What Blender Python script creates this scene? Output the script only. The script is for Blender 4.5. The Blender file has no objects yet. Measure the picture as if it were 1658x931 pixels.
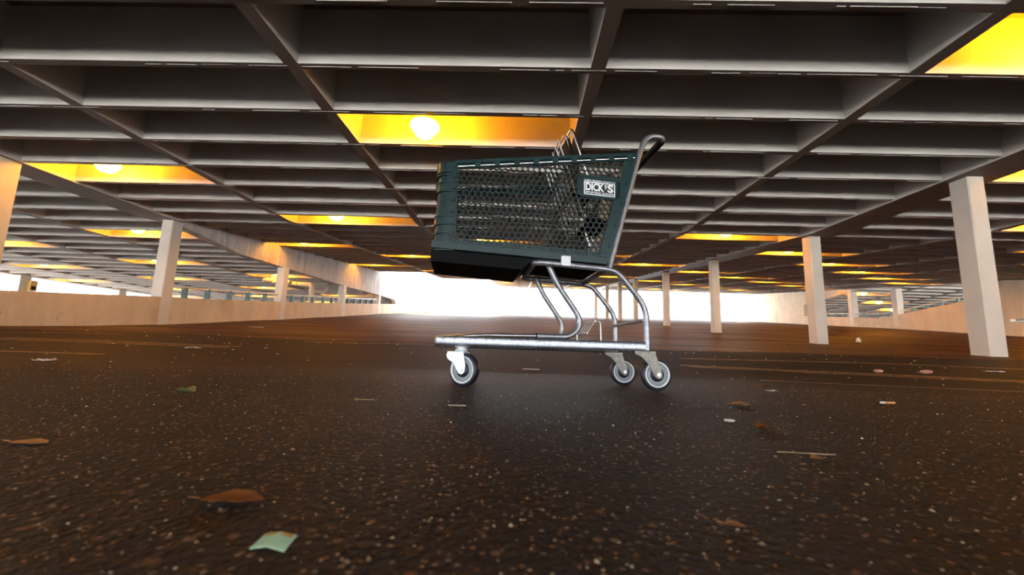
import bpy, bmesh, math, random
from mathutils import Vector, Matrix
R = random.Random(7)
SC = bpy.context.scene
COL = SC.collection

# ------------------------------------------------------------------ camera
HC = 0.149                                    # camera height above the asphalt under the cart
cr = Vector((0.9993617, 0.0182509, 0.0307114))
cu = Vector((-0.0277051, -0.1468040, 0.9887776))
cf = Vector((-0.0225546, 0.9889972, 0.1462047))
cam_d = bpy.data.cameras.new('camera')
cam_d.sensor_width = 36.0
cam_d.lens = 675.0 / 1658.0 * 36.0
cam_d.clip_start = 0.02
cam_d.clip_end = 600
cam_d.dof.use_dof = True
cam_d.dof.focus_distance = 1.75
cam_d.dof.aperture_fstop = 5.6
cam = bpy.data.objects.new('camera', cam_d)
COL.objects.link(cam)
M = Matrix.Identity(4)
for i in range(3):
    M[i][0], M[i][1], M[i][2] = cr[i], cu[i], -cf[i]
M[2][3] = HC
cam.matrix_world = M
SC.camera = cam

# ------------------------------------------------------------------ world, sun, exposure
SKY = 8.0
SUN = 85.0
SC.view_settings.view_transform = 'Standard'
SC.view_settings.look = 'None'
SC.view_settings.gamma = 1.0
SC.view_settings.use_curve_mapping = False
SC.view_settings.exposure = 0.5
w = bpy.data.worlds.new('sky')
SC.world = w
w.use_nodes = True
bg = w.node_tree.nodes['Background']
bg.inputs[0].default_value = (0.86, 0.93, 1.0, 1)
bg.inputs[1].default_value = SKY
sun_d = bpy.data.lights.new('sun', 'SUN')
sun_d.energy = SUN
sun_d.angle = 0.02
sun_d.color = (1.0, 0.95, 0.88)
sun = bpy.data.objects.new('sun', sun_d)
sun.rotation_euler = (math.radians(42), 0, math.radians(-18))   # high, from behind the camera
COL.objects.link(sun)

# ------------------------------------------------------------------ site figures (metres, z = 0 at the cart's wheels)
ZC = 2.367 + HC            # soffit of the level waffle ceiling
YF = 7.8                   # where the ramp starts to climb
SL = 0.1
XB0, BAY = -7.293, 2.63    # beam lines
YK, RIB = 2.521, 0.6983    # rib lines
XL, XR, XRR, XLL = -7.024, 5.612, 18.8, -20.44
YEND = 33.6
FY = [-14, 0, 1.74, 2.3, 2.8, 3.5, 4.7, 5.2, 6.7, 8.05, 12.2, 16.3, 20.7, 27.5, 33, 40]
FZ = [0, 0, 0, -.014, -.006, .066, .19, .239, .319, .416, .804, 1.229, 1.689, 2.319, 2.849, 3.52]

def lerp_tab(x, xs, ys):
    if x <= xs[0]: return ys[0]
    for i in range(len(xs) - 1):
        if x <= xs[i + 1]:
            return ys[i] + (ys[i + 1] - ys[i]) * (x - xs[i]) / (xs[i + 1] - xs[i])
    return ys[-1]
def zf(y): return lerp_tab(y, FY, FZ)
def zc(y): return ZC + SL * max(0.0, y - YF)

# ------------------------------------------------------------------ materials
def new_mat(name):
    m = bpy.data.materials.new(name); m.use_nodes = True
    nt = m.node_tree
    return m, nt, nt.nodes['Principled BSDF']
def N(nt, t, **kw):
    n = nt.nodes.new(t)
    for k, v in kw.items():
        if hasattr(n, k): setattr(n, k, v)
        else: n.inputs[k].default_value = v
    return n
def noise(nt, vec, scale, detail=4, rough=.6):
    n = N(nt, 'ShaderNodeTexNoise'); n.inputs['Scale'].default_value = scale
    n.inputs['Detail'].default_value = detail; n.inputs['Roughness'].default_value = rough
    nt.links.new(vec, n.inputs['Vector']); return n.outputs['Fac']
def ramp(nt, fac, stops):
    n = nt.nodes.new('ShaderNodeValToRGB'); e = n.color_ramp.elements
    while len(e) < len(stops): e.new(.5)
    for i, (p, c) in enumerate(stops):
        e[i].position = p
        e[i].color = (c, c, c, 1) if not hasattr(c, '__len__') else (*c, 1)
    nt.links.new(fac, n.inputs[0]); return n.outputs[0]
def mix(nt, fac, a, b, mode='MIX'):
    n = nt.nodes.new('ShaderNodeMix'); n.data_type = 'RGBA'; n.blend_type = mode
    for s, v in ((0, fac), (6, a), (7, b)):
        if hasattr(v, 'is_output'): nt.links.new(v, n.inputs[s])
        elif s == 0: n.inputs[0].default_value = v
        else: n.inputs[s].default_value = (*v, 1)
    return n.outputs[2]
def coords(nt, scale=(1, 1, 1), kind='Object'):
    t = nt.nodes.new('ShaderNodeTexCoord'); mp = nt.nodes.new('ShaderNodeMapping')
    mp.inputs['Scale'].default_value = scale
    nt.links.new(t.outputs[kind], mp.inputs[0]); return mp.outputs[0]
def bump(nt, b, h, strength, dist=.01):
    n = nt.nodes.new('ShaderNodeBump'); n.inputs['Strength'].default_value = strength
    n.inputs['Distance'].default_value = dist
    nt.links.new(h, n.inputs['Height']); nt.links.new(n.outputs[0], b.inputs['Normal'])

def plain(name, c, rough=.5, metal=0.0, var=.12, scale=30, spec=.5, bstr=0):
    m, nt, b = new_mat(name)
    v = coords(nt)
    f = noise(nt, v, scale)
    lo = tuple(max(0, x * (1 - var)) for x in c); hi = tuple(x * (1 + var) for x in c)
    nt.links.new(ramp(nt, f, [(.3, lo), (.7, hi)]), b.inputs['Base Color'])
    b.inputs['Roughness'].default_value = rough; b.inputs['Metallic'].default_value = metal
    b.inputs['Specular IOR Level'].default_value = spec
    if bstr: bump(nt, b, f, bstr, .002)
    return m

def paint_concrete(name, c, soffit_shade=True):
    m, nt, b = new_mat(name)
    v = coords(nt)
    f = noise(nt, v, 1.3, 6)
    base = ramp(nt, f, [(.3, tuple(x * .86 for x in c)), (.7, tuple(x * 1.06 for x in c))])
    sp = ramp(nt, noise(nt, v, 38, 2), [(.74, 0), (.77, 1)])
    base = mix(nt, sp, base, tuple(x * .45 for x in c))
    if soffit_shade:                                    # soffits: shade put into the colour of downward faces
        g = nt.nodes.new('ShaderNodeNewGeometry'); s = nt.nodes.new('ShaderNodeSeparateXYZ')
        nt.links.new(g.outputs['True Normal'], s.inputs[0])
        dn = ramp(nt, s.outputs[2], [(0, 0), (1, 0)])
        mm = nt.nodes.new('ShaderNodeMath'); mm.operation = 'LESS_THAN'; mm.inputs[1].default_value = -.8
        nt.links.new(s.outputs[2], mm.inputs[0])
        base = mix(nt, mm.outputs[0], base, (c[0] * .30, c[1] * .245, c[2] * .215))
    nt.links.new(base, b.inputs['Base Color'])
    b.inputs['Roughness'].default_value = .62
    bump(nt, b, noise(nt, v, 60, 3), .15, .004)
    return m

def wall_concrete(name, c, streak=.5, white=.4, sscale=(2.6, 2.6, .5)):
    m, nt, b = new_mat(name)
    v = coords(nt)
    vs = coords(nt, sscale)
    f = noise(nt, vs, 1.6, 6, .65)
    base = ramp(nt, f, [(.32, tuple(x * (1 - streak * .7) for x in c)), (.55, c), (.75, tuple(min(.9, x * 1.12) for x in c))])
    e = ramp(nt, noise(nt, vs, 2.3, 8, .72), [(.56, 0), (.68, white)])
    base = mix(nt, e, base, (.78, .77, .76))
    rust = ramp(nt, noise(nt, v, .8, 6), [(.6, 0), (.72, .5)])
    base = mix(nt, rust, base, (c[0] * .62, c[1] * .45, c[2] * .36))
    d = ramp(nt, noise(nt, v, 11, 5, .75), [(.62, 0), (.70, .6)])
    base = mix(nt, d, base, (.08, .06, .05))
    nt.links.new(base, b.inputs['Base Color'])
    b.inputs['Roughness'].default_value = .75
    bump(nt, b, noise(nt, v, 22, 6), .3, .01)
    return m

def asphalt():
    m, nt, b = new_mat('asphalt')
    v = coords(nt)
    sep = nt.nodes.new('ShaderNodeSeparateXYZ'); nt.links.new(v, sep.inputs[0])
    wob = noise(nt, v, .55, 3)
    def zone(y0, y1, amp):
        a = nt.nodes.new('ShaderNodeMath'); a.operation = 'MULTIPLY_ADD'; a.inputs[1].default_value = amp
        nt.links.new(wob, a.inputs[0]); nt.links.new(sep.outputs[1], a.inputs[2])
        r = nt.nodes.new('ShaderNodeMapRange'); r.inputs[1].default_value = y0 + amp * .5; r.inputs[2].default_value = y1 + amp * .5
        nt.links.new(a.outputs[0], r.inputs[0]); return r.outputs[0]
    near = zone(2.15, 2.35, .5)       # 0 rough pavement, 1 the smoother strip behind the cart
    ramp_ = zone(4.72, 4.80, .7)      # 1 on the ramp
    base = ramp(nt, noise(nt, v, 3.2, 5), [(.3, (.022, .0145, .0095)), (.7, (.038, .0245, .016))])
    # aggregate showing through the binder: two sizes of stone
    for sc, lo, hi, cols in ((74, .86, .91, ((.20, .085, .022), (.09, .075, .06), (.22, .14, .075), (.10, .05, .02))),
                             (130, .72, .80, ((.20, .09, .026), (.13, .105, .085), (.27, .20, .14), (.10, .05, .02)))):
        vo = nt.nodes.new('ShaderNodeTexVoronoi'); vo.inputs['Scale'].default_value = sc
        nt.links.new(v, vo.inputs['Vector'])
        s = nt.nodes.new('ShaderNodeSeparateColor'); nt.links.new(vo.outputs['Color'], s.inputs[0])
        pick = ramp(nt, s.outputs[0], [(lo, 0), (hi, 1)])
        body = ramp(nt, vo.outputs['Distance'], [(.22, 1), (.40, 0)])
        fac = nt.nodes.new('ShaderNodeMath'); fac.operation = 'MULTIPLY'
        nt.links.new(pick, fac.inputs[0]); nt.links.new(body, fac.inputs[1])
        col = ramp(nt, s.outputs[1], [(.1, cols[0]), (.45, cols[1]), (.75, cols[2]), (.95, cols[3])])
        base = mix(nt, fac.outputs[0], base, col)
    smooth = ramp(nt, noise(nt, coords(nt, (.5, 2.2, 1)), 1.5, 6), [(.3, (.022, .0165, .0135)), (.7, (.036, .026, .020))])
    right_dark = nt.nodes.new('ShaderNodeMapRange'); right_dark.inputs[1].default_value = .4; right_dark.inputs[2].default_value = 2.2   # smooth strip blends to a darker tone toward the right
    nt.links.new(sep.outputs[0], right_dark.inputs[0])
    smooth = mix(nt, right_dark.outputs[0], smooth, (.0135, .0115, .0105))
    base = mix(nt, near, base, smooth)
    vx = coords(nt, (.22, 2.6, 1))
    st = noise(nt, vx, 1.3, 7, .62)
    rampc = ramp(nt, st, [(.28, (.032, .016, .007)), (.5, (.085, .037, .011)), (.72, (.145, .064, .018))])
    base = mix(nt, ramp_, base, rampc)
    oil = ramp(nt, noise(nt, v, .7, 4), [(.58, 0), (.70, .55)])
    base = mix(nt, oil, base, (.016, .013, .012))
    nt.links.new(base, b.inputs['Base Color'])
    ro = ramp(nt, st, [(.25, .74), (.6, .52)])
    rough = mix(nt, ramp_, (.68, .68, .68), ro)
    nt.links.new(rough, b.inputs['Roughness'])
    b.inputs['Specular IOR Level'].default_value = .12
    h = nt.nodes.new('ShaderNodeTexVoronoi'); h.inputs['Scale'].default_value = 110
    nt.links.new(v, h.inputs['Vector'])
    hm = nt.nodes.new('ShaderNodeMath'); hm.operation = 'MULTIPLY_ADD'
    nt.links.new(noise(nt, v, 240, 3), hm.inputs[0]); hm.inputs[1].default_value = .8
    nt.links.new(h.outputs['Distance'], hm.inputs[2])
    bn = nt.nodes.new('ShaderNodeBump'); bn.inputs['Distance'].default_value = .006
    nt.links.new(hm.outputs[0], bn.inputs['Height'])
    st2 = nt.nodes.new('ShaderNodeMapRange'); st2.inputs[3].default_value = .75; st2.inputs[4].default_value = .16
    nt.links.new(near, st2.inputs[0]); nt.links.new(st2.outputs[0], bn.inputs['Strength'])
    nt.links.new(bn.outputs[0], b.inputs['Normal'])
    return m

def stripe_paint():
    m, nt, b = new_mat('worn_stripe_paint')
    v = coords(nt, (1.5, 8, 1))
    f = ramp(nt, noise(nt, v, 7, 6, .7), [(.42, (.045, .030, .018)), (.58, (.42, .25, .09))])
    nt.links.new(f, b.inputs['Base Color']); b.inputs['Roughness'].default_value = .6
    return m

def emission(name, c, s):
    m, nt, b = new_mat(name)
    b.inputs['Base Color'].default_value = (.8, .75, .6, 1)
    b.inputs['Emission Color'].default_value = (*c, 1); b.inputs['Emission Strength'].default_value = s
    return m

LAMP_E = 290.0
MT = dict(
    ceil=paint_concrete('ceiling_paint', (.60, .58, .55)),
    joint=wall_concrete('crumbling_joint', (.52, .49, .46), .5, .9, (4, 9, 4)),
    column=paint_concrete('column_paint', (.66, .62, .55), False),
    wall=wall_concrete('parapet_concrete', (.64, .51, .36), .22, .3, (1.5, 1.5, .55)),
    spandrel=wall_concrete('spandrel_concrete', (.56, .52, .49), .55, .9),
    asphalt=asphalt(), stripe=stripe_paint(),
    darkground=plain('low_bounce_ground', (.065, .065, .066), .9, 0, .1, 2),
    ground=plain('pale_paving', (.46, .45, .43), .9, 0, .1, 2),
    lens=emission('lit_lens', (1.0, .47, .05), 36),
    lens_band=emission('lit_lens_band', (1.0, .31, .003), LAMP_E),
    housing=plain('lamp_housing', (.42, .38, .32), .5),
    white=plain('white_facade', (.8, .82, .84), .8, 0, .04, 2),
    glass=plain('facade_glass', (.10, .13, .18), .2, 0, .05, 2),
    steel=plain('brushed_steel', (.34, .34, .36), .40, .75, .22, 60),
    steel_flat=plain('galvanised_bar', (.40, .41, .44), .36, .85, .35, 90, bstr=.1),
    fork=plain('zinc_fork', (.85, .86, .88), .45, .5, .12, 80),
    fork_worn=plain('worn_fork', (.20, .185, .155), .42, .6, .35, 60),
    chrome=plain('chrome_rod', (.85, .85, .86), .16, 1.0, .04, 40),
    wire=plain('wire_steel', (.45, .44, .43), .32, .9, .15, 60),
    green=plain('green_plastic', (.011, .034, .034), .30, 0, .18, 25),
    mesh=plain('green_mesh_plastic', (.006, .017, .0155), .5, 0, .15, 40),
    black=plain('black_plastic', (.004, .004, .004), .75, 0, .2, 30, spec=.15),
    tyre=plain('dark_tyre', (.012, .013, .024), .45, 0, .2, 40),
    rim=plain('pale_rim', (.36, .38, .39), .4, 0, .07, 30),
    ring=plain('white_rim_edge', (.80, .80, .78), .35, 0, .05, 30),
    tagw=plain('white_plastic', (.85, .84, .83), .5, 0, .04, 30),
    ink=plain('black_ink', (.006, .012, .011), .45, 0, .1, 30),
    print=plain('white_print', (.88, .89, .89), .5, 0, .02, 30),
    teal=plain('teal_post_paint', (.05, .12, .125), .45, 0, .15, 20),
    rail=plain('rail_paint', (.78, .82, .85), .35, .0, .1, 20),
    pipe=plain('pvc_pipe', (.55, .48, .36), .5, 0, .15, 8),
    leaf_brown=plain('brown_leaf', (.16, .055, .014), .6, 0, .4, 60),
    leaf_tan=plain('tan_leaf', (.34, .17, .06), .6, 0, .35, 80),
    leaf_green=plain('green_leaf', (.13, .14, .05), .5, 0, .4, 60),
    mint=plain('mint_paper', (.36, .55, .36), .6, 0, .2, 60),
    ochre=plain('ochre_print', (.45, .28, .08), .6, 0, .3, 60),
    paper=plain('white_paper', (.75, .73, .69), .7, 0, .1, 40),
    butt=plain('cigarette_filter', (.60, .29, .09), .7, 0, .2, 80),
    pink=plain('pink_brick', (.50, .25, .17), .85, 0, .3, 40),
    twig=plain('dry_twig', (.36, .28, .18), .8, 0, .3, 60),
    grit=plain('loose_grit', (.22, .14, .075), .7, 0, .6, 9),
)

# ------------------------------------------------------------------ mesh helpers
class MB:
    def __init__(s): s.v = []; s.f = []; s.m = []; s.smooth = []
    def add(s, vs, fs, mi=0, sm=False):
        o = len(s.v); s.v += [tuple(p) for p in vs]
        s.f += [tuple(i + o for i in f) for f in fs]
        s.m += [mi] * len(fs); s.smooth += [sm] * len(fs); return s
    def box(s, lo, hi, mi=0):
        x0, y0, z0 = lo; x1, y1, z1 = hi
        return s.add([(x0,y0,z0),(x1,y0,z0),(x1,y1,z0),(x0,y1,z0),(x0,y0,z1),(x1,y0,z1),(x1,y1,z1),(x0,y1,z1)],
                     [(0,3,2,1),(4,5,6,7),(0,1,5,4),(1,2,6,5),(2,3,7,6),(3,0,4,7)], mi)
    def prism(s, poly, fa, fb, mi=0):                    # polygon swept between two maps (p -> 3-D point)
        n = len(poly); vs = [fa(p) for p in poly] + [fb(p) for p in poly]
        return s.add(vs, [tuple(range(n))[::-1], tuple(range(n, 2 * n))] + [(i, (i+1) % n, n + (i+1) % n, n + i) for i in range(n)], mi)
    def tube(s, pts, r, n=10, mi=0, cap=True, flat=1.0):
        pts = [Vector(p) for p in pts]; rings = []
        t0 = (pts[1] - pts[0]).normalized()
        a = Vector((0, 0, 1)) if abs(t0.z) < .9 else Vector((1, 0, 0))
        nx = t0.cross(a).normalized()
        for i, p in enumerate(pts):
            t = ((pts[min(i+1, len(pts)-1)] - pts[i]).normalized() + (pts[i] - pts[max(i-1, 0)]).normalized())
            t = t.normalized() if t.length > 1e-6 else t0
            nx = (nx - t * nx.dot(t)).normalized(); ny = t.cross(nx)
            rr = r[i] if hasattr(r, '__len__') else r
            rings.append([p + nx * (math.cos(2*math.pi*k/n) * rr * flat) + ny * (math.sin(2*math.pi*k/n) * rr) for k in range(n)])
        vs = [q for rg in rings for q in rg]; fs = []
        for i in range(len(pts) - 1):
            for k in range(n):
                fs.append((i*n + k, i*n + (k+1) % n, (i+1)*n + (k+1) % n, (i+1)*n + k))
        s.add(vs, fs, mi, True)
        if cap:
            s.add(rings[0], [tuple(range(n))[::-1]], mi); s.add(rings[-1], [tuple(range(n))], mi)
        return s
    def lathe(s, prof, o, ax=Vector((0, 0, 1)), n=24, mi=0, sm=True):    # prof: (radius, height along axis)
        ax = Vector(ax).normalized(); a = Vector((1, 0, 0)) if abs(ax.x) < .8 else Vector((0, 0, 1))
        e = ax.cross(a).normalized(); g = ax.cross(e); o = Vector(o)
        vs = [o + ax * h + (e * math.cos(2*math.pi*k/n) + g * math.sin(2*math.pi*k/n)) * r for r, h in prof for k in range(n)]
        fs = [(i*n + k, i*n + (k+1) % n, (i+1)*n + (k+1) % n, (i+1)*n + k) for i in range(len(prof)-1) for k in range(n)]
        s.add(vs, fs, mi, sm)
        return s
    def mesh(s, name, mats):
        me = bpy.data.meshes.new(name); me.from_pydata(s.v, [], s.f)
        for m in mats: me.materials.append(MT[m])
        me.polygons.foreach_set('material_index', s.m); me.polygons.foreach_set('use_smooth', s.smooth)
        bm = bmesh.new(); bm.from_mesh(me); bmesh.ops.recalc_face_normals(bm, faces=bm.faces); bm.to_mesh(me); bm.free()
        me.update(); return me
    def obj(s, name, mats, parent=None):
        if isinstance(mats, str): mats = [mats]
        return link(name, s.mesh(name, mats), parent)
def link(name, data, parent=None):
    o = bpy.data.objects.new(name, data); COL.objects.link(o)
    if parent: o.parent = parent
    return o
def tag(o, label=None, cat=None, group=None, kind=None):
    for k, v in (('label', label), ('category', cat), ('group', group), ('kind', kind)):
        if v: o[k] = v
    return o
def empty(name, loc, label, cat, group=None):
    o = link(name, None); o.location = loc; o.empty_display_size = .1
    return tag(o, label, cat, group)
def rounded(pts, r=.05, n=5):                            # fillet the corners of a polyline
    pts = [Vector(p) for p in pts]; out = [pts[0]]
    for i in range(1, len(pts) - 1):
        a, b, c = pts[i-1], pts[i], pts[i+1]
        d1 = min(r, (a-b).length * .48); d2 = min(r, (c-b).length * .48)
        p0 = b + (a-b).normalized() * d1; p2 = b + (c-b).normalized() * d2
        for k in range(n + 1):
            t = k / n; out.append(p0 * (1-t)**2 + b * 2*t*(1-t) + p2 * t*t)
    return out + [pts[-1]]

# ------------------------------------------------------------------ floor
ys = [-14, -12, -8, -4, -2, -1, 0] + [.25 * i for i in range(1, 40)] + [10 + i for i in range(0, 25)]
ys = sorted(set(y for y in ys + FY if y <= YEND) | {YEND})
xs = [-7.2] + [-7 + .5 * i for i in range(0, 53)]
b = MB()
def undul(x, y):
    k = max(0, min(1, (y - 2.6) / 1.5))
    return k * (.006 * math.sin(x * 1.7 + y * .6) + .004 * math.sin(x * .63 - y * 1.9 + 1))
nx_ = len(xs)
vs = [(x, y, zf(y) + undul(x, y)) for y in ys for x in xs]
fs = [(j*nx_ + i, j*nx_ + i + 1, (j+1)*nx_ + i + 1, (j+1)*nx_ + i) for j in range(len(ys)-1) for i in range(nx_-1)]
b.add(vs, fs, 0, True)
b.add([(xs[0], -14, -.4), (xs[-1], -14, -.4), (xs[-1], -14, 0), (xs[0], -14, 0)], [(0, 1, 2, 3)])
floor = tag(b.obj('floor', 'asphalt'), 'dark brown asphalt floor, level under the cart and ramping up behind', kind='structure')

def floor_strip(name, p, q, wd, mat='stripe'):
    b = MB(); n = 14; P, Q = Vector((*p, 0)), Vector((*q, 0)); d = (Q - P).normalized(); s = Vector((-d.y, d.x, 0)) * wd * .5
    vs = []
    for i in range(n + 1):
        c = P.lerp(Q, i / n)
        for sg in (-1, 1):
            e = c + s * sg; vs.append((e.x, e.y, zf(e.y) + undul(e.x, e.y) + .003))
    b.add(vs, [(2*i, 2*i+1, 2*i+3, 2*i+2) for i in range(n)])
    return b.obj(name, mat, floor)
for p, q, wd in [((-6.9, 3.90), (-2.57, 3.83), .045), ((-6.9, 3.74), (-2.6, 3.72), .04), ((-6.9, 4.12), (-4.38, 4.55), .04), ((-6.5, 3.0), (-3.03, 3.03), .04),
                 ((1.48, 3.95), (6.6, 3.90), .045), ((1.30, 3.45), (5.2, 2.95), .05), ((1.34, 3.37), (5.2, 2.86), .035), ((1.58, 2.82), (3.6, 2.46), .04),
                 ((-2.3, 4.45), (-.9, 4.5), .04)]:
    floor_strip('parking_stripe', p, q, wd)

lf = MB().box((XLL - .2, -14, -.2), (-7.22, 36, .1)); tag(lf.obj('floor', 'asphalt'), 'lower concrete floor behind the low left wall', kind='structure')
of = MB(); zq = lambda y: 3.3 - (y - 12) * .106
for d in (0, -.2):
    of.add([(19, -6, zq(-6) + d), (32.6, -6, zq(-6) + d), (32.6, 15, zq(15) + d), (19, 15, zq(15) + d)], [(0, 1, 2, 3)], 1)  # pale sunlit stretch added to bounce light up at the ribs
    of.add([(19, 15, zq(15) + d), (32.6, 15, zq(15) + d), (32.6, 36, zq(36) + d), (19, 36, zq(36) + d)], [(0, 1, 2, 3)])
tag(of.obj('floor', ['asphalt', 'ground']), 'floor of the descending ramp beyond the right wall', kind='structure')
g = MB(); g.add([(-21, -260, -.34), (260, -260, -.34), (260, 260, -.34), (-21, 260, -.34)], [(0, 1, 2, 3)])
gw = MB(); gw.add([(-260, -260, -.34), (-21, -260, -.34), (-21, 260, -.34), (-260, 260, -.34)], [(0, 1, 2, 3)]); tag(gw.obj('ground', 'darkground'), 'unseen ground left of the garage, kept dark to limit bounced light', kind='structure')  # unseen ground darkened so less light bounces onto the left ceiling
tag(g.obj('ground', 'ground'), 'pale open paving outside the garage', kind='structure')
dk = MB(); dk.box((-9, YEND + .02, 1.2), (24, 70, zf(YEND) - .06)); tag(dk.obj('ground', 'ground'), 'unseen pale deck added past the ramp top to bounce light in', kind='structure')  # unseen deck added so sunlight bounces onto ramp ceiling and walls

# ------------------------------------------------------------------ ceilings: slab, longitudinal beams, cross ribs
DEP = .50
YO1, YO2 = 20.75, 24.3      # the roof stops earlier beside the left wall (open to the sky)
def ramp_quad(b, x0, x1, y0, y1, fz, d0, d1, mi=0):      # slab between soffit+d0 and soffit+d1
    y = [y0] + ([YF] if y0 < YF < y1 else []) + [y1]
    for a, c in zip(y, y[1:]):
        b.add([(x0,a,fz(a)+d0),(x1,a,fz(a)+d0),(x1,c,fz(c)+d0),(x0,c,fz(c)+d0),(x0,a,fz(a)+d1),(x1,a,fz(a)+d1),(x1,c,fz(c)+d1),(x0,c,fz(c)+d1)],
              [(0,3,2,1),(4,5,6,7),(0,1,5,4),(1,2,6,5),(2,3,7,6),(3,0,4,7)], mi)
def beam(parent, xc, hw, y0, y1, fz, drop=0.0, taper=.03, dep=DEP, name='ceiling_beam'):
    b = MB(); y = [y0] + ([YF] if y0 < YF < y1 else []) + [y1]
    sec = [(-hw, -drop), (hw, -drop), (hw + taper, dep), (-hw - taper, dep)]
    vs = [(xc + sx, a, fz(a) + sz) for a in y for sx, sz in sec]; n = len(y)
    fs = [(i*4+k, i*4+(k+1) % 4, (i+1)*4+(k+1) % 4, (i+1)*4+k) for i in range(n-1) for k in range(4)] + [(3,2,1,0), tuple((n-1)*4+k for k in range(4))]
    b.add(vs, fs)
    return b.obj(name, 'ceil', parent)
def rib_mesh(x0, x1, name, t=.075, mat='ceil', sd=0):
    sec = [(0, 0), (t, 0), (t + .025, DEP), (-.025, DEP)]
    b = MB()
    vs = [(x, sy, sz) for x in (x0, x1) for sy, sz in sec]
    b.add(vs, [(3,2,1,0), (4,5,6,7)] + [(k, (k+1) % 4, 4+(k+1) % 4, 4+k) for k in (1, 2, 3)])
    b.add([vs[0], vs[1], vs[5], vs[4]], [(0, 1, 2, 3)], 1)
    q = random.Random(sd); x = x0 + .1                    # the fin left along the form joint, broken off in places
    while x < x1 - .4:
        L_ = q.uniform(.05, .55); h = q.uniform(.002, .0055); y = t * .48 + q.uniform(-.004, .004)
        if q.random() < .72: b.box((x, y - .002, -h), (min(x + L_, x1 - .08), y + .002, .002))
        x += L_ + q.uniform(0, .12)
    return b.mesh(name, ['ceil', mat])

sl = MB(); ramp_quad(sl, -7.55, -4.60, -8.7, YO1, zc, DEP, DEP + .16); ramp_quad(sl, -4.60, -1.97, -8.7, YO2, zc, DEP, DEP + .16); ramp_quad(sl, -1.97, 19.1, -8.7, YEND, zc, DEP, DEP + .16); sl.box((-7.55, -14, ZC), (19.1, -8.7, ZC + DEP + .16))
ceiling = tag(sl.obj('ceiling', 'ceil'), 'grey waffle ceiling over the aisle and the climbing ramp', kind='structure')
rm = [rib_mesh(XB0, 5.857, 'ceiling_rib', sd=i) for i in range(3)]
rm1 = rib_mesh(XB0 + BAY, 5.857, 'ceiling_rib'); rm2 = rib_mesh(XB0 + 2 * BAY, 5.857, 'ceiling_rib')
rmj = rib_mesh(XB0, 5.857, 'ceiling_joint_rib', .12, 'joint')
rr_ = [rib_mesh(5.857, 19.0, 'ceiling_rib', sd=i + 5) for i in range(3)]; rrj = rib_mesh(5.857, 19.0, 'ceiling_joint_rib', .12, 'joint')
for k in range(-16, 45):
    y = YK + RIB * k
    for m_, mj in ((rm, rmj), (rr_, rrj)):
        me = m_[k % 3]
        if m_ is rm and y > YO1 - .1: me = rm1 if y < YO2 - .1 else rm2
        o = link('ceiling_rib', mj if k == 6 else me, ceiling); o.location = (0, y, zc(y))
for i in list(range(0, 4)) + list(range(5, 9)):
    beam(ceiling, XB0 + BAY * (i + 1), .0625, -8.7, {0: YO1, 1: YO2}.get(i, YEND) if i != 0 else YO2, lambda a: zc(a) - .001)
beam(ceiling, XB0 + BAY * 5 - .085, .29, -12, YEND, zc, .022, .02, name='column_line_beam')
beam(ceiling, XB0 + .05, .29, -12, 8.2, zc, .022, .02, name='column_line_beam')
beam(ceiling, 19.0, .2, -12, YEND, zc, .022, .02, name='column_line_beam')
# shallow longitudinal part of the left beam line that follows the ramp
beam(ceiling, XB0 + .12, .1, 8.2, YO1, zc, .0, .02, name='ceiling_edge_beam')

flat = lambda a: ZC
sl = MB(); sl.box((XLL - .3, -6, ZC + DEP), (-7.55, 34, ZC + DEP + .16)); sl.box((XLL - .3, -14, ZC), (-7.55, -6, ZC + DEP + .16))
sl.box((-7.55, YF, ZC + DEP), (-7.15, 34, ZC + DEP + .16))
ceil_l = tag(sl.obj('ceiling', 'ceil'), 'level waffle ceiling on the left, behind the low wall', kind='structure')
lm = rib_mesh(XLL, XB0 - .2, 'ceiling_rib')
for k in range(-12, 45):
    o = link('ceiling_rib', lm, ceil_l); o.location = (0, YK + RIB * k, ZC)
for i in range(2, 6):
    beam(ceil_l, XB0 - BAY * (i - 1), .0625, -6, 34, lambda a: ZC - .001)
beam(ceil_l, XLL, .25, -6, 34, flat, .02, .02, name='edge_beam')

zo = lambda a: 3.95 + HC - .09 * (a - 22.95)
sl = MB()
sl.add([(19.0,13,zo(13)+DEP),(32.6,13,zo(13)+DEP),(32.6,36,zo(36)+DEP),(19.0,36,zo(36)+DEP),(19.0,13,zo(13)+DEP+.16),(32.6,13,zo(13)+DEP+.16),(32.6,36,zo(36)+DEP+.16),(19.0,36,zo(36)+DEP+.16)],
       [(0,3,2,1),(4,5,6,7),(0,1,5,4),(1,2,6,5),(2,3,7,6),(3,0,4,7)])
ceil_o = tag(sl.obj('ceiling', 'ceil'), 'descending waffle ceiling seen through the right wall opening', kind='structure')
om = rib_mesh(19.05, 32.5, 'ceiling_rib')
for k in range(16, 48):
    y = YK + RIB * k
    o = link('ceiling_rib', om, ceil_o); o.location = (0, y, zo(y))
for i in range(1, 6):
    beam(ceil_o, 19.0 + BAY * i, .07, 13, 36, zo)

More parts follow.
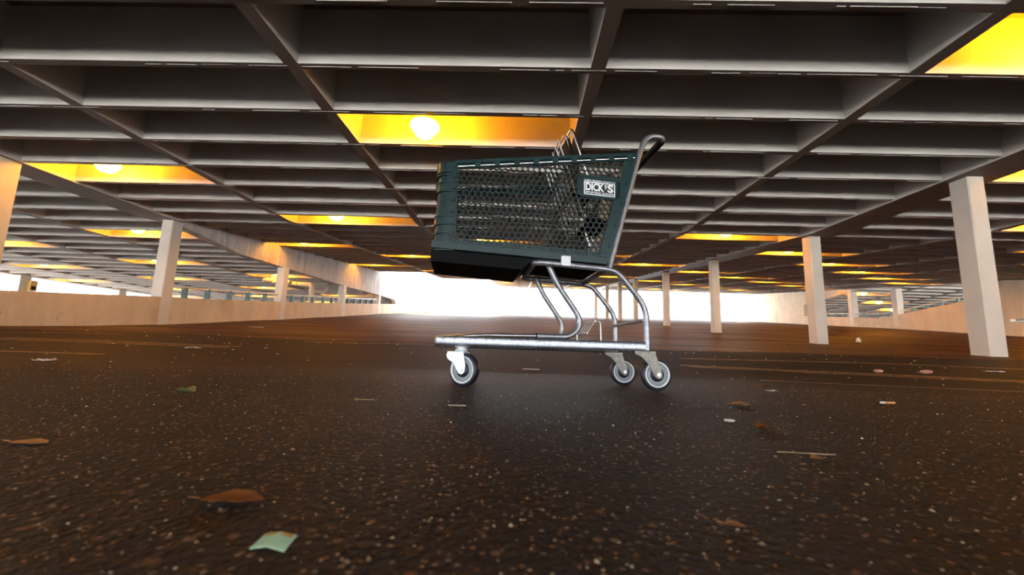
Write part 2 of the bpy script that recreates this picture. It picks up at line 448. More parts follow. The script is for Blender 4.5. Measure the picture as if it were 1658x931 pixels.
# ------------------------------------------------------------------ walls
def yz_prism(poly, x0, x1, mi=0, b=None):
    b = b or MB(); return b.prism(poly, lambda p: (x0, p[0], p[1]), lambda p: (x1, p[0], p[1]), mi)
PT = [(2.5, .50), (5.0, .69), (5.44, .722), (6.65, .832), (7.73, .934), (8.87, 1.018), (13.6, 1.466), (23.1, 2.435), (YEND, 3.46)]
poly = PT + [(y, zf(y) - .05) for y in reversed([q for q in FY if q < YEND] + [YEND])]
b = MB()
ysw = sorted(set([p[0] for p in PT] + [q for q in FY if 2.5 <= q <= YEND]))
pt = lambda y: lerp_tab(y, [p[0] for p in PT], [p[1] for p in PT])
for a, c in zip(ysw, ysw[1:]):
    yz_prism([(a, zf(a) - .05), (c, zf(c) - .05), (c, pt(c)), (a, pt(a))], XL - .2, XL, 0, b)
wall_left = tag(b.obj('wall_left', 'wall'), 'low stained concrete wall along the left side of the ramp', kind='structure')
SB = [(8.2, 2.45), (10.05, 2.285), (11.7, 2.325), (16.5, 2.44), (20.4, 2.60), (22.9, 2.665), (23.2, 2.45), (YEND, 3.40)]
b = MB()
for (a, za), (c, zc_) in zip(SB, SB[1:]):
    yz_prism([(a, za), (c, zc_), (c, zc(c) + .3), (a, zc(a) + .3)], XL - .22, XL + .002, 0, b)
tag(b.obj('wall_left_upper', 'spandrel'), 'stained upper concrete band between level ceiling and ramp ceiling', kind='structure')

# right wall: low parapet, opening, upper band
b = MB()
own = lambda y: zf(y) + .53
opp = lambda y: 2.24 + HC + (21.6 - y) * .103
top = lambda y: max(own(y), opp(y)) if y > 17.0 else 9
def seg(y0, y1, f0, f1, n=4):
    for i in range(n):
        a, c = y0 + (y1-y0)*i/n, y0 + (y1-y0)*(i+1)/n
        yz_prism([(a, f0(a)), (c, f0(c)), (c, f1(c)), (a, f1(a))], XRR, XRR + .2, 0, b)
fl = lambda y: zf(y) - .05
up = lambda y: zc(y) + .3
seg(-14, 15.1, fl, up, 12)
seg(15.1, 16.37, fl, lambda y: 1.63 + HC, 1)
seg(15.1, 16.37, lambda y: 1.72 + HC + .03 * (16.37 - y), up, 1)
seg(16.37, 17.0, fl, up, 1)
seg(17.0, 28.0, fl, top, 30)
seg(28.0, 38.5, fl, up, 3)
sbot = lambda y: max(own(y), 3.92 + HC - .085 * (y - 22.95))
seg(22.4, 28.0, sbot, lambda y: max(up(y), sbot(y)), 6)
wall_right = tag(b.obj('wall_right', 'wall'), 'far right concrete wall with an opening onto the next ramp', kind='structure')
lg = MB().box((XRR - .06, 15.1, 1.60 + HC), (XRR + .1, 16.37, 1.645 + HC)); lg.obj('slot_ledge', 'rail', wall_right)
# wall added on the outer side to keep the soffits beyond dark
b = MB(); yz_prism([(12, zo(12) - 2.6), (36, zo(36) - 2.6), (36, zo(36) + .4), (12, zo(12) + .4)], 32.4, 32.6, 0, b)
tag(b.obj('wall_light_block', 'wall'), 'wall added beyond the right ramp to shut out side light', kind='structure')

# ------------------------------------------------------------------ columns
def column(x0, x1, y0, dy, zb, zt, label, group=None):
    b = MB(); c = .012
    sec = [(x0+c, y0), (x1-c, y0), (x1, y0+c), (x1, y0+dy-c), (x1-c, y0+dy), (x0+c, y0+dy), (x0, y0+dy-c), (x0, y0+c)]
    b.prism(sec, lambda p: (p[0], p[1], zb), lambda p: (p[0], p[1], zt))
    return tag(b.obj('concrete_column', 'column'), label, 'column', group)
nth = ['nearest', 'second', 'third', 'fourth', 'fifth', 'sixth', 'seventh', 'farthest']
for i, y in enumerate([5.13, 8.03, 12.2, 16.31, 20.69, 23.95, 27.53, 31.67]):
    lab = {0: 'tall grey painted concrete column nearest on the right, leaning large in view',
           1: 'cream concrete column with orange lit left side, second in the right row',
           7: 'farthest thin concrete column of the right row, at the bright opening'}.get(i, 'concrete column, %s from the front in the right row' % nth[i])
    column(XR, XR + .21, y, .24, zf(y) - .03, zc(y) - .012, lab, 'columns of the right row')
for i, y in enumerate([5.13, 7.95, 12.0, 16.2, 20.35]):
    lab = ['orange lit concrete column at the left edge of the picture', 'pale concrete column rising from the low left wall, second of the left row',
           'orange lit concrete column under the upper band on the left wall', 'fourth stained column of the left wall, under the white streaked band',
           'last thin column of the left wall, before the bright far end'][i]
    zt = zc(y) - .012 if i < 2 else lerp_tab(y, [p[0] for p in SB], [p[1] for p in SB]) + .02
    column(XL - .22, XL + .006, y, .26, .1, zt, lab, 'columns of the left row')
column(XLL - .15, XLL + .25, 16.2, .4, .1, ZC - .01, 'wide grey outer column against the bright left edge, with a box beside it', 'outer columns on the left')
column(XLL - .15, XLL + .25, 20.4, .4, .1, ZC - .01, 'smaller grey outer column left of the pale wall column', 'outer columns on the left')
column(-10.6, -10.2, 23.4, .4, .1, ZC - .01, 'grey column behind the railing, right of the bent pipes', 'columns behind the left railing')
column(-10.6, -10.2, 29.0, .4, .1, ZC - .01, 'small tan column behind the far end of the left railing', 'columns behind the left railing')
for i, y in enumerate([21.1, 23.9]):
    column(XRR - .004, XRR + .32, y, .3, own(y) - .4, zo(y) + .1, ['pale column in the right wall opening, where the parapet rises', 'pale column in the right wall opening, where the parapet runs level'][i], 'columns in the right wall opening')

# ------------------------------------------------------------------ railings on the parapets
def railing(name, x, posts, ptop, y0, y1, h, label, side):
    root = empty(name, (x, y0, ptop(y0)), label, 'railing')
    inv = Vector((x, y0, ptop(y0)))
    b = MB(); n = max(2, int((y1 - y0) / .8)); L = [Vector((x, y0 + (y1-y0)*i/n, ptop(y0 + (y1-y0)*i/n) + h)) - inv for i in range(n + 1)]
    b.tube(L, .028, 8); b.obj('top_rail', 'rail', root)
    pm = MB(); pm.box((-.05, -.03, -.02), (.05, .03, h)); pm.box((-.07, -.05, -.01), (.07, .05, .012)); me = pm.mesh('rail_post', ['teal'])
    for y in posts:
        o = link('rail_post', me, root); o.location = Vector((x, y, ptop(y))) - inv
    return root
railing('guard_railing', XL - .1, [8.62, 9.27, 9.97, 10.66, 11.38], pt, 8.22, 11.95, .215, 'teal posted guard rail on the left wall, nearest stretch with five posts', 1)
railing('guard_railing', XL - .1, [12.75, 13.4, 14.05, 14.78, 15.46], pt, 12.3, 16.15, .215, 'teal posted guard rail on the left wall, middle stretch past the orange column', 1)
railing('guard_railing', XL - .1, [16.9, 17.6, 18.3, 19.0, 19.7], pt, 16.5, 20.3, .215, 'teal posted guard rail on the left wall, farthest stretch', 1)
railing('guard_railing', XRR + .1, [18.26, 18.97, 19.67, 20.39], top, 17.1, 21.05, .2, 'guard rail with pale blue posts on the rising right parapet', 1)
railing('guard_railing', XRR + .1, [21.79, 22.46, 23.18], top, 21.45, 23.85, .2, 'guard rail with three posts between the two opening columns', 1)
railing('guard_railing', XRR + .1, [24.59, 25.28, 26.0, 26.8], top, 24.25, 27.9, .2, 'guard rail in the far left part of the right wall opening', 1)

# drain pipes behind the left columns
def pipe(pts, r, label):
    b = MB(); b.tube(rounded(pts, .16, 5), r, 12)
    for i in range(1, len(pts) - 1):
        a, c, d = Vector(pts[i-1]), Vector(pts[i]), Vector(pts[i+1])
        for q in (a, d):
            t = (q - c).normalized(); b.tube([c + t * .15, c + t * .24], r * 1.16, 12)
    return tag(b.obj('drain_pipe', 'pipe'), label, 'pipe')
pipe([(-9.15, 15, ZC - .004), (-9.15, 15, 2.38), (-9.45, 14.8, 2.36), (-9.2, 15.05, 2.34), (-8.5, 15, 2.32)], .085, 'short elbow drain pipe under the left ceiling, left of the orange column')
pipe([(-8.6, 15.3, 2.34), (-8.2, 15.2, 2.30), (-7.68, 15, 2.27), (-7.68, 15, .1)], .085, 'tan drain pipe bending down to the left railing, right of the orange column')
pipe([(-8.0, 15.9, 2.12), (-7.75, 16.1, 2.11), (-7.72, 16.2, 2.35), (-7.78, 16.49, ZC)], .06, 'small hooked drain pipe right of the bent tan pipe')
eb = empty('electrical_box', (XLL + .33, 16.55, 1.9), 'small dark electrical box fixed beside the wide outer column', 'box')
MB().box((-.08, -.1, 0), (.1, .12, .42)).obj('casing', 'ochre', eb); MB().box((.1, -.06, .05), (.115, .08, .2)).obj('cover', 'black', eb)

# white building outside on the left
wb = empty('white_building', (-60, 40, -.34), 'white building with recessed bluish openings outside, far left', 'building')
def facade():
    b = MB()
    cols = [(0, 1.5), (7.2, 9.0), (13.2, 14.4), (20, 40)]
    b.box((-6, -14, 0), (0, 40, 5.4)); b.box((-6, -14, 7.15), (0, 40, 9.5)); b.box((-6, -14, 5.4), (-3.5, 40, 7.15))
    b.obj('facade', 'white', wb)
    for y0, y1 in ((-14, -12.5), (7.4, 8.6), (12.6, 40)):
        MB().box((-3.6, y0, 5.38), (.02, y1, 7.17)).obj('facade_pier', 'white', wb)
    for y0, y1 in ((-12, 18),):
        MB().box((-3.52, y0, 5.5), (-3.44, y1, 7.0)).obj('window_band', 'glass', wb)
facade()

# ------------------------------------------------------------------ ceiling lamps, one in every eighth coffer, staggered three coffers per bay
lens_b = MB().lathe([(.163, .118), (.085, .015), (.045, .003), (.001, 0)], (0, 0, 0), n=20)
lens_b.lathe([(0.001, .165), (.12, .165), (.158, .152), (.163, .118)], (0, 0, 0), n=20, mi=1)
lens_me = lens_b.mesh('lens', ['lens', 'lens_band'])
hous_b = MB().lathe([(.001, .162), (.125, .166), (.13, .18), (.115, .24), (.10, .30), (.001, .305)], (0, 0, 0), n=20)
hous_me = hous_b.mesh('housing', ['housing'])
stem_me = MB().tube([(0, 0, .29), (0, 0, .58)], .025, 8).mesh('stem', ['housing'])
def lamp(x, y, z, label, group='lit ceiling lamps'):
    root = empty('ceiling_lamp', (x, y, z), label, 'lamp', group)
    link('lens', lens_me, root); link('housing', hous_me, root); link('stem', stem_me, root)
ordn = ['nearest', 'second nearest', 'third nearest', 'fourth nearest', 'fifth nearest', 'sixth nearest']
bayname = {-1: 'of the ceiling bay along the left wall', 0: 'of the ceiling bay just left of the cart', 1: 'of the ceiling bay above the cart basket', 2: 'of the ceiling bay above the cart handle',
           3: 'of the ceiling bay left of the right columns', 4: 'of the first ceiling bay past the right columns', 5: 'of the second ceiling bay past the right columns', 6: 'of the third ceiling bay past the right columns',
           7: 'of the fourth ceiling bay past the right columns', 8: 'of the fifth ceiling bay past the right columns',
           -2: 'of the first ceiling bay beyond the left wall', -3: 'of the second ceiling bay beyond the left wall', -4: 'of the third ceiling bay beyond the left wall', -5: 'of the fourth ceiling bay beyond the left wall', -6: 'of the outermost ceiling bay on the left'}
special = {(1, 2): 'glowing cone lamp in the bright yellow recess just above the cart', (-1, 4): 'glowing lamp in the yellow recess at upper left, beside the orange column',
           (3, 0): 'lamp in the large yellow recess at the upper right corner'}
for bay in range(-6, 9):
    cnt = 0
    for k in range(-2, 44):
        if (k - 3 * (bay - 3)) % 8: continue
        y = YK + RIB * k + .387
        if (bay, k) == (2, 5) or y < 1.5 or y > 32.5 or (bay == -1 and y > 20) or (bay == 0 and y > 23.5) or (bay in (7, 8) and y < 9) or (bay < -1 and (y < 7 or y > 27)) or (bay == 8 and y > 27): continue
        if bay <= -4 and y < 10: continue
        off = .91 if (bay, k) == (1, 2) else 1.14 if bay == -1 else 1.0
        x = XB0 + BAY * (bay + 1) + off
        zs = zc(y) if bay >= -1 else ZC
        lamp(x, y, zs - (.075 if (bay, k) == (1, 2) else -.02), special.get((bay, k), '%s lamp %s' % (ordn[min(cnt, 5)], bayname[bay])))
        cnt += 1
for i, (x, k) in enumerate([(20.0, 31), (22.63, 34), (25.26, 37)]):
    y = YK + RIB * k + .387
    lamp(x, y, zo(y) - .07, 'bright lamp seen through the right wall opening, %s of three' % ['uppermost', 'middle', 'lowest'][i])

# ------------------------------------------------------------------ shopping cart (local axes: x to the rear, y away from the camera, z up)
ca, sa = math.cos(math.radians(8)), math.sin(math.radians(8))
e1 = Vector((ca, sa, 0)); e2 = Vector((-sa, ca, -.025)).normalized(); e3 = e1.cross(e2)
cart = empty('shopping_cart', (.556, 1.74, .001), 'green plastic mesh shopping cart on a steel frame, alone on the asphalt', 'shopping cart')
Mc = Matrix.Identity(4)
for i in range(3): Mc[i][0], Mc[i][1], Mc[i][2] = e1[i], e2[i], e3[i]
Mc.translation = Vector((.556, 1.74, .001)); cart.matrix_world = Mc
TV = .353
# tray: flat oval bar bent round the front
def oval_bar(b, pts, hw, hh, n=12):
    pts = [Vector(p) for p in pts]; rings = []
    for i, p in enumerate(pts):
        t = ((pts[min(i+1, len(pts)-1)] - p) + (p - pts[max(i-1, 0)])).normalized()
        s = Vector((t.y, -t.x, 0)).normalized()
        rg = []
        for k in range(n):
            a = 2 * math.pi * (k + .5) / n; cx, cz = math.cos(a), math.sin(a)
            ex = math.copysign(abs(cx) ** .5, cx); ez = math.copysign(abs(cz) ** .5, cz)
            rg.append(p + s * ex * hw + Vector((0, 0, ez * hh)))
        rings.append(rg)
    vs = [q for r_ in rings for q in r_]
    b.add(vs, [(i*n+k, i*n+(k+1) % n, (i+1)*n+(k+1) % n, (i+1)*n+k) for i in range(len(pts)-1) for k in range(n)], 0, True)
    b.add(rings[0], [tuple(range(n))]); b.add(rings[-1], [tuple(range(n))[::-1]])
b = MB(); zt = .174
oval_bar(b, rounded([(-.035, .004, zt), (-.885, .004, zt), (-.885, TV - .004, zt), (-.035, TV - .004, zt)], .05, 8), .013, .0195)
tray = b.obj('tray_frame', 'steel_flat', cart)
b = MB().tube([(-.045, .0, zt + .004), (-.045, TV, zt + .004)], .011, 10)
b.tube([(-.30, .0, zt + .004), (-.30, TV, zt + .004)], .009, 8); b.obj('tray_crossbar', 'steel', cart)
# rods running forward from the legs to the front of the tray
for v, nm in ((.028, 1), (.325, -1)):
    b = MB().tube([(-.486, v, .205), (-.70, v + nm * .02, .202), (-.885, v + nm * .05, .188)], .0075, 8); b.obj('tray_rod', 'wire', cart)
b = MB()
for i in range(9):
    v = .085 + .0235 * i; b.tube([(-.875, v, .183), (-.33, v, .188)], .003, 6)
b.tube([(-.60, .02, .184), (-.60, TV - .02, .184)], .004, 6)
b.obj('tray_wire', 'wire', cart)
# rear uprights with the seat frame
for v, s in ((.0, 1), (TV, -1)):
    P = [(-.032, v, .16), (-.032, v, .335), (-.145, v, .475), (-.19, v, .492), (-.505, v, .506), (-.505, v + s * .06, .508)]
    P = rounded(P, .055, 6); MB().tube(P, .0125, 12).obj('frame_tube', 'steel', cart)
MB().tube([(-.505, .05, .508), (-.505, TV - .05, .508)], .0125, 12).obj('seat_crossbar', 'steel', cart)
MB().tube([(-.20, .0, .492), (-.20, TV, .492)], .0105, 10).obj('seat_crossbar', 'steel', cart)
MB().tube([(-.043, 0, .284), (-.043, TV, .287)], .0075, 10).obj('cross_rod', 'steel', cart)
for v, foot in ((.028, True), (.325, False)):
    P = [(-.445, v, .502), (-.403, v, .419), (-.345, v, .337), (-.309, v, .285), (-.312, v, .240), (-.352, v, .205), (-.488, v, .205)]
    lg = MB().tube(rounded(P, .03, 5), .0122, 12).obj('leg_tube', 'steel', cart)
    MB().tube([(-.4885, v, .205), (-.492, v, .205)], .0135, 12).obj('tube_cap', 'black', lg)
# bottle rack of bent wire
b = MB()
for v in (.10, .145, .19, .235):
    b.tube([(-.258, v, .228), (-.222, v, .281)], .0028, 6)
b.tube(rounded([(-.34, .10, .206), (-.312, .10, .224), (-.258, .10, .228)], .012, 3), .0032, 6)
b.tube(rounded([(-.222, .10, .281), (-.196, .10, .282), (-.194, .10, .196)], .012, 3), .0036, 6)
b.tube([(-.222, .09, .281), (-.222, .25, .281)], .0032, 6); b.tube([(-.258, .09, .228), (-.258, .25, .228)], .0032, 6)
b.tube([(-.30, .10, .222), (-.30, .10, .19)], .004, 6); b.box((-.225, .09, .188), (-.185, .25, .196))
b.obj('wire_rack', 'wire', cart)
# handle uprights and grip
for v in (.0, TV):
    P = rounded([(-.190, v, .495), (-.045, v, 1.024), (-.020, v, 1.088), (.012, v, 1.116), (.062, v, 1.116), (.072, v + (.012 if v == 0 else -.012), 1.108)], .03, 5)
    MB().tube(P, .0125, 12).obj('handle_upright', 'steel', cart)
MB().tube([(.070, .008, 1.104), (.070, .02, 1.104), (.070, TV - .02, 1.104), (.070, TV - .008, 1.104)], [.013, .0165, .0165, .013], 14).obj('handle_grip', 'black', cart)

# casters
def wheel(parent, c, ax, r=.064):
    c = Vector(c); ax = Vector(ax).normalized()
    MB().lathe([(r*.80, -.014), (r*.94, -.014), (r, -.009), (r, .009), (r*.94, .014), (r*.80, .014), (r*.80, -.014)], c, ax, 40).obj('tyre', 'tyre', parent)
    MB().lathe([(r*.40, -.010), (r*.72, -.0075), (r*.72, .0075), (r*.40, .010), (r*.40, -.010)], c, ax, 36).obj('wheel_disc', 'rim', parent)
    MB().lathe([(r*.71, -.013), (r*.745, -.0165), (r*.81, -.0165), (r*.82, -.013), (r*.82, .013), (r*.81, .0165), (r*.745, .0165), (r*.71, .013), (r*.71, -.013)], c, ax, 40).obj('rim_ring', 'ring', parent)
    MB().lathe([(.001, -.016), (r*.40, -.016), (r*.46, -.010), (r*.46, .010), (r*.40, .016), (.001, .016)], c, ax, 28).obj('hub', 'tyre', parent)
def bolt(parent, c, ax, hl):
    ax = Vector(ax).normalized(); c = Vector(c)
    MB().lathe([(.001, -hl), (.0085, -hl), (.0085, hl), (.001, hl)], c, ax, 6, sm=False).obj('axle_bolt', 'fork', parent)
def rear_caster(v):
    b = MB(); b.box((-.096, v - .024, .150), (-.006, v + .024, .1555))
    side = [(-.096, .152), (-.010, .154), (.018, .072), (.018, .054), (.004, .046), (-.012, .055), (-.040, .105), (-.066, .132), (-.094, .144)]
    for s in (-1, 1):
        b.prism(side, lambda p: (p[0], v + s * .0185, p[1]), lambda p: (p[0], v + s * .0215, p[1]))
    f = b.obj('rear_caster', 'fork_worn', cart)
    wheel(f, (0.002, v, .064), (0, 1, 0)); bolt(f, (.002, v, .064), (0, 1, 0), .027)
rear_caster(.0); rear_caster(TV)
def front_caster(v):
    f = MB(); th = math.radians(-35); rot = Matrix.Rotation(th, 4, 'Z'); piv = Vector((-.788, v, 0))
    T = lambda p: rot @ Vector(p) + piv
    f.lathe([(.001, .153), (.026, .153), (.026, .149), (.018, .148), (.018, .143), (.026, .142), (.027, .134), (.02, .132), (.001, .132)], piv, n=20)
    side = [(-.052, .130), (.022, .132), (.034, .080), (.032, .056), (.018, .046), (.002, .052), (-.020, .088), (-.050, .104), (-.056, .118)]
    for s in (-1, 1):
        f.prism(side, lambda p: T((p[0], s * .0185, p[1])), lambda p: T((p[0], s * .022, p[1])))
    f.prism([(-.052, -.022), (.022, -.022), (.022, .022), (-.052, .022)], lambda p: T((p[0], p[1], .128)), lambda p: T((p[0], p[1], .133)))
    o = f.obj('front_caster', 'fork', cart); c = T((.015, 0, .064)); ax = rot @ Vector((0, 1, 0))
    wheel(o, c, ax); bolt(o, c, ax, .027)
front_caster(.012); front_caster(TV - .012)

# basket ------------------------------------------------------------
UF, UR = -.93, -.03
def vn(u): return -.004 + .026 * (u - UR) / (UF - UR)         # near side plane
def vf(u): return TV + .004 - .042 * (u - UR) / (UF - UR)      # far side plane
def wtop(u): return .928 + (u + .845) * (.096 / .80)           # basket rim slopes up to the handle
def wbot(u): return .545 - (u + .93) * .049
def urear(w_): return -.058 + (w_ - 1.024) * (.145 / .52)      # slanted rear edge
def hexpanel(name, parent, outline, fmap, p=.0247, wall=.0019, thick=.009, mat='mesh'):
    from math import sqrt
    n = len(outline)
    def inside(q):
        c = False
        for i in range(n):
            (x1, y1), (x2, y2) = outline[i], outline[(i+1) % n]
            if (y1 > q[1]) != (y2 > q[1]) and q[0] < (x2-x1) * (q[1]-y1) / (y2-y1) + x1: c = not c
        return c
    R_ = p / sqrt(3); b = MB()
    xs_ = [q[0] for q in outline]; ys_ = [q[1] for q in outline]
    x0, x1, y0, y1 = min(xs_), max(xs_), min(ys_), max(ys_); row = 0; y = y0 - R_
    edges = []
    while y < y1 + 2 * R_:
        x = x0 - p + (p / 2 if row % 2 else 0)
        while x < x1 + p:
            V = [(x + R_ * math.sin(math.radians(60 * k)), y + R_ * math.cos(math.radians(60 * k))) for k in range(6)]
            for k in (0, 1, 2): edges.append((V[k], V[(k+1) % 6]))
            x += p
        y += 1.5 * R_; row += 1
    for a, c in edges:
        ia, ic = inside(a), inside(c)
        if not (ia and ic): continue
        d = Vector((c[0]-a[0], c[1]-a[1], 0)); d.normalize(); s = Vector((-d.y, d.x, 0)) * wall
        A, B_ = Vector((*a, 0)) - d * wall * .6, Vector((*c, 0)) + d * wall * .6
        q = [A + s, A - s, B_ - s, B_ + s]
        b.prism([(t.x, t.y) for t in q], lambda t: fmap(t[0], t[1], -thick / 2), lambda t: fmap(t[0], t[1], thick / 2))
    return b.obj(name, mat, parent)

def side(near):
    sg = -1 if near else 1
    V = vn if near else vf
    nm = 'basket_side'
    P = lambda u, w_, d: (u, V(u) + sg * d, w_)                # d = outward offset
    def slabp(b, poly, d0, d1, mi=0): b.prism(poly, lambda p: P(p[0], p[1], d0), lambda p: P(p[0], p[1], d1), mi)
    b = MB()
    # rim, bottom band, rear band, inner left band
    uc = -.845
    slabp(b, [(uc, wtop(uc) - .014), (-.062, wtop(-.062) - .014), (-.060, wtop(-.06)), (uc, wtop(uc))], -.02, .013)
    slabp(b, [(uc, wtop(uc) - .034), (-.066, wtop(-.066) - .034), (-.062, wtop(-.062) - .014), (uc, wtop(uc) - .014)], -.008, .002)
    bt = [(-.93, wbot(-.93)), (-.205, wbot(-.205)), (-.198, wbot(-.2) + .030), (-.93, wbot(-.93) + .030)]
    slabp(b, bt, -.008, .012)
    lo, hi = wbot(-.19) + .01, wtop(-.06) - .01
    slabp(b, [(urear(lo) - .046, lo), (urear(lo) + .004, lo), (urear(hi) + .004, hi), (urear(hi) - .046, hi)], -.008, .008)
    # little buttresses along the bottom band and the rear band
    for i in range(21):
        u = -.82 + .0295 * i; z = wbot(u) + .026; w2 = .005 if i % 3 else .016
        slabp(b, [(u, z), (u + w2, z), (u + w2, z + .022), (u, z + .022)], .0, .011)
    slabp(b, [(-.86, wbot(-.86) + .030), (-.2, wbot(-.2) + .030), (-.2, wbot(-.2) + .034), (-.86, wbot(-.86) + .034)], .0, .016)
    slabp(b, [(-.93, wbot(-.93)), (-.205, wbot(-.205)), (-.205, wbot(-.205) + .006), (-.93, wbot(-.93) + .006)], .0, .017)
    for i in range(5):
        w_ = .58 + .095 * i; u = urear(w_) - .012
        slabp(b, [(u, w_), (u + .018, w_ + .004), (u + .020, w_ + .022), (u + .002, w_ + .018)], .006, .016)
    for i in range(7):
        w_ = .60 + .05 * i
        slabp(b, [(-.862, w_), (-.848, w_), (-.848, w_ + .026), (-.862, w_ + .026)], .004, .010)
    slabp(b, [(-.842, .60), (-.836, .595), (-.836, wtop(-.836) - .02), (-.842, wtop(-.842) - .02)], -.004, .008)
    slabp(b, [(-.842, .60), (-.82, .583), (-.196, wbot(-.19) + .046), (-.195, wbot(-.19) + .052), (-.818, .590), (-.836, .603)], -.004, .008)
    panel = b.obj(nm, 'green', cart)
    b = MB()
    slabp(b, [(-.86, wbot(-.86) + .026), (-.20, wbot(-.2) + .026), (-.19, wbot(-.19) + .050), (-.86, wbot(-.86) + .050)], -.006, .002)
    slabp(b, [(-.868, .585), (-.838, .585), (-.838, wtop(-.836) - .02), (-.868, wtop(-.866) - .02)], -.006, .002)
    b.obj('pocket_strip', 'mesh', panel)  # dark backing colour stands for the shade inside the pockets
    # chrome rod under the rim with its clips
    rod = MB().tube([P(uc + .005, wtop(uc) - .026, .006), P(-.07, wtop(-.07) - .022, .006)], .0055, 8).obj('rim_rod', 'chrome', panel)
    for i in range(9):
        b = MB(); u = -.77 + .083 * i
        slabp(b, [(u, wtop(u) - .036), (u + .024, wtop(u + .02) - .036), (u + .024, wtop(u + .02) - .012), (u, wtop(u) - .012)], .0, .0135)
        b.obj('rod_clip', 'green', panel)
    outl = [(-.85, .575), (-.215, .545), (-.205, .55), (-.085, .985), (-.09, .99), (-.845, .898), (-.85, .89)]
    hexpanel('honeycomb_mesh', panel, outl, lambda a, c, d: P(a, c, d), wall=.0024 if near else .0016)
    # tail of the sign plate / tag sits on the near side only
    return panel
sn = side(True); sf = side(False)
# rounded front with moulded ribs
b = MB()
def front_arc(w_, off=0.0, n=6):
    # plan outline of the front: near corner, front, far corner
    u0 = UF + off; pts = []
    a0, a1 = vn(-.845) + off - .006, vf(-.845) - off + .006; r_ = .055
    pts.append((-.842, a0))
    for k in range(n + 1):
        t = math.pi / 2 * k / n; pts.append((u0 + r_ - r_ * math.sin(t) , a0 + r_ - r_ * math.cos(t)))
    for k in range(n + 1):
        t = math.pi / 2 * k / n; pts.append((u0 + r_ - r_ * math.cos(t), a1 - r_ + r_ * math.sin(t)))
    pts.append((-.842, a1)); return pts
def front_band(b, w0, w1, o0, o1, pick):
    A = front_arc(w0, o0); Bq = front_arc(w0, o1); m_ = [i for i in range(len(A)) if pick(i)]
    n = len(m_); L0, L1 = w0, w1
    lean = lambda w_: (.905 - w_) * .012
    vs = []
    for i in m_:
        for q, z in ((A[i], L0), (A[i], L1), (Bq[i], L1), (Bq[i], L0)): vs.append((q[0] + .0 * lean(z), q[1], z))
    fs = [(i*4+k, i*4+(k+1) % 4, (i+1)*4+(k+1) % 4, (i+1)*4+k) for i in range(n-1) for k in range(4)] + [(0, 1, 2, 3), tuple((n-1)*4+k for k in (3, 2, 1, 0))]
    b.add(vs, fs, 0, False)
N_ = len(front_arc(0))
front_band(b, .875, .920, 0, .014, lambda i: True)          # rim
front_band(b, .538, .575, 0, .014, lambda i: True)          # foot
for pk in ((lambda i: i <= 8), (lambda i: i >= N_ - 9)):
    front_band(b, .57, .88, .006, .016, pk)
    for z in (.610, .648, .682, .790, .828, .862):
        front_band(b, z, z + .006, -.001, .016, pk)
    for z0, z1 in ((.648, .682), (.790, .828)):
        front_band(b, z0, z1, .002, .012, pk)
fr = b.obj('basket_front', 'green', cart)
hexpanel('honeycomb_mesh', fr, [(.08, .58), (TV - .08, .58), (TV - .08, .872), (.08, .872)], lambda a, c, d: (UF + .008 + d * .6, a, c))
# bottom: dark pan plus mesh floor
b = MB()
pan = [(-.932, .542), (-.931, .494), (-.558, .476), (-.508, .522), (-.508, .526), (-.2, .511), (-.2, .522), (-.508, .536)]
b.prism(pan, lambda p: (p[0], vn(p[0]) + .012, p[1]), lambda p: (p[0], vf(p[0]) - .012, p[1]))
b.obj('basket_pan', 'black', cart)
# rear flap of steel wire
b = MB()
for i in range(16):
    v = .02 + i * (TV - .04) / 15
    b.tube([(urear(.56) - .02, v, .56), (urear(.93) - .02, v, .93)], .0022, 5)
for w_ in (.56, .65, .74, .83, .93):
    b.tube([(urear(w_) - .02, .015, w_), (urear(w_) - .02, TV - .015, w_)], .003, 6)
b.obj('rear_flap', 'wire', cart)
# child seat back: leaning wire gate with a dark plastic board and a looped top
t_ = lambda u0, w0, u1, w1, f: (u0 + (u1-u0)*f, w0 + (w1-w0)*f)
seat = MB()
for i in range(6):
    v = .03 + i * (TV - .06) / 5
    seat.tube([(-.405, v, 1.075), (-.285, v, .70)], .0032, 6)
for f in (.02, .5, 1.0):
    u, z = t_(-.405, 1.075, -.285, .70, f); seat.tube([(u, .03, z), (u, TV - .03, z)], .003, 6)
so = seat.obj('child_seat_back', 'wire', cart)
lb = MB().tube(rounded([(-.215, .07, .82), (-.335, .07, 1.165), (-.335, TV - .07, 1.165), (-.215, TV - .07, .82)], .03, 5), .0055, 8).obj('seat_loop', 'chrome', so)
lb2 = MB().tube(rounded([(-.255, .10, .86), (-.358, .10, 1.150), (-.358, TV - .10, 1.150), (-.255, TV - .10, .86)], .03, 5), .0045, 8).obj('seat_loop', 'wire', so)
bd = MB().prism([(-.352, 1.125), (-.338, 1.125), (-.245, .83), (-.259, .83)], lambda p: (p[0], .095, p[1]), lambda p: (p[0], TV - .095, p[1])).obj('seat_board', 'black', so)
fl_ = MB().prism([(-.27, .735), (-.27, .725), (-.165, .705), (-.165, .715)], lambda p: (p[0], .04, p[1]), lambda p: (p[0], TV - .04, p[1])).obj('seat_board', 'black', so)
hi_ = MB().tube([(-.275, .10, .72), (-.215, .10, .535)], .004, 6); hi_.tube([(-.23, .25, .86), (-.155, .25, .60)], .004, 6); hi_.obj('seat_strut', 'chrome', so)

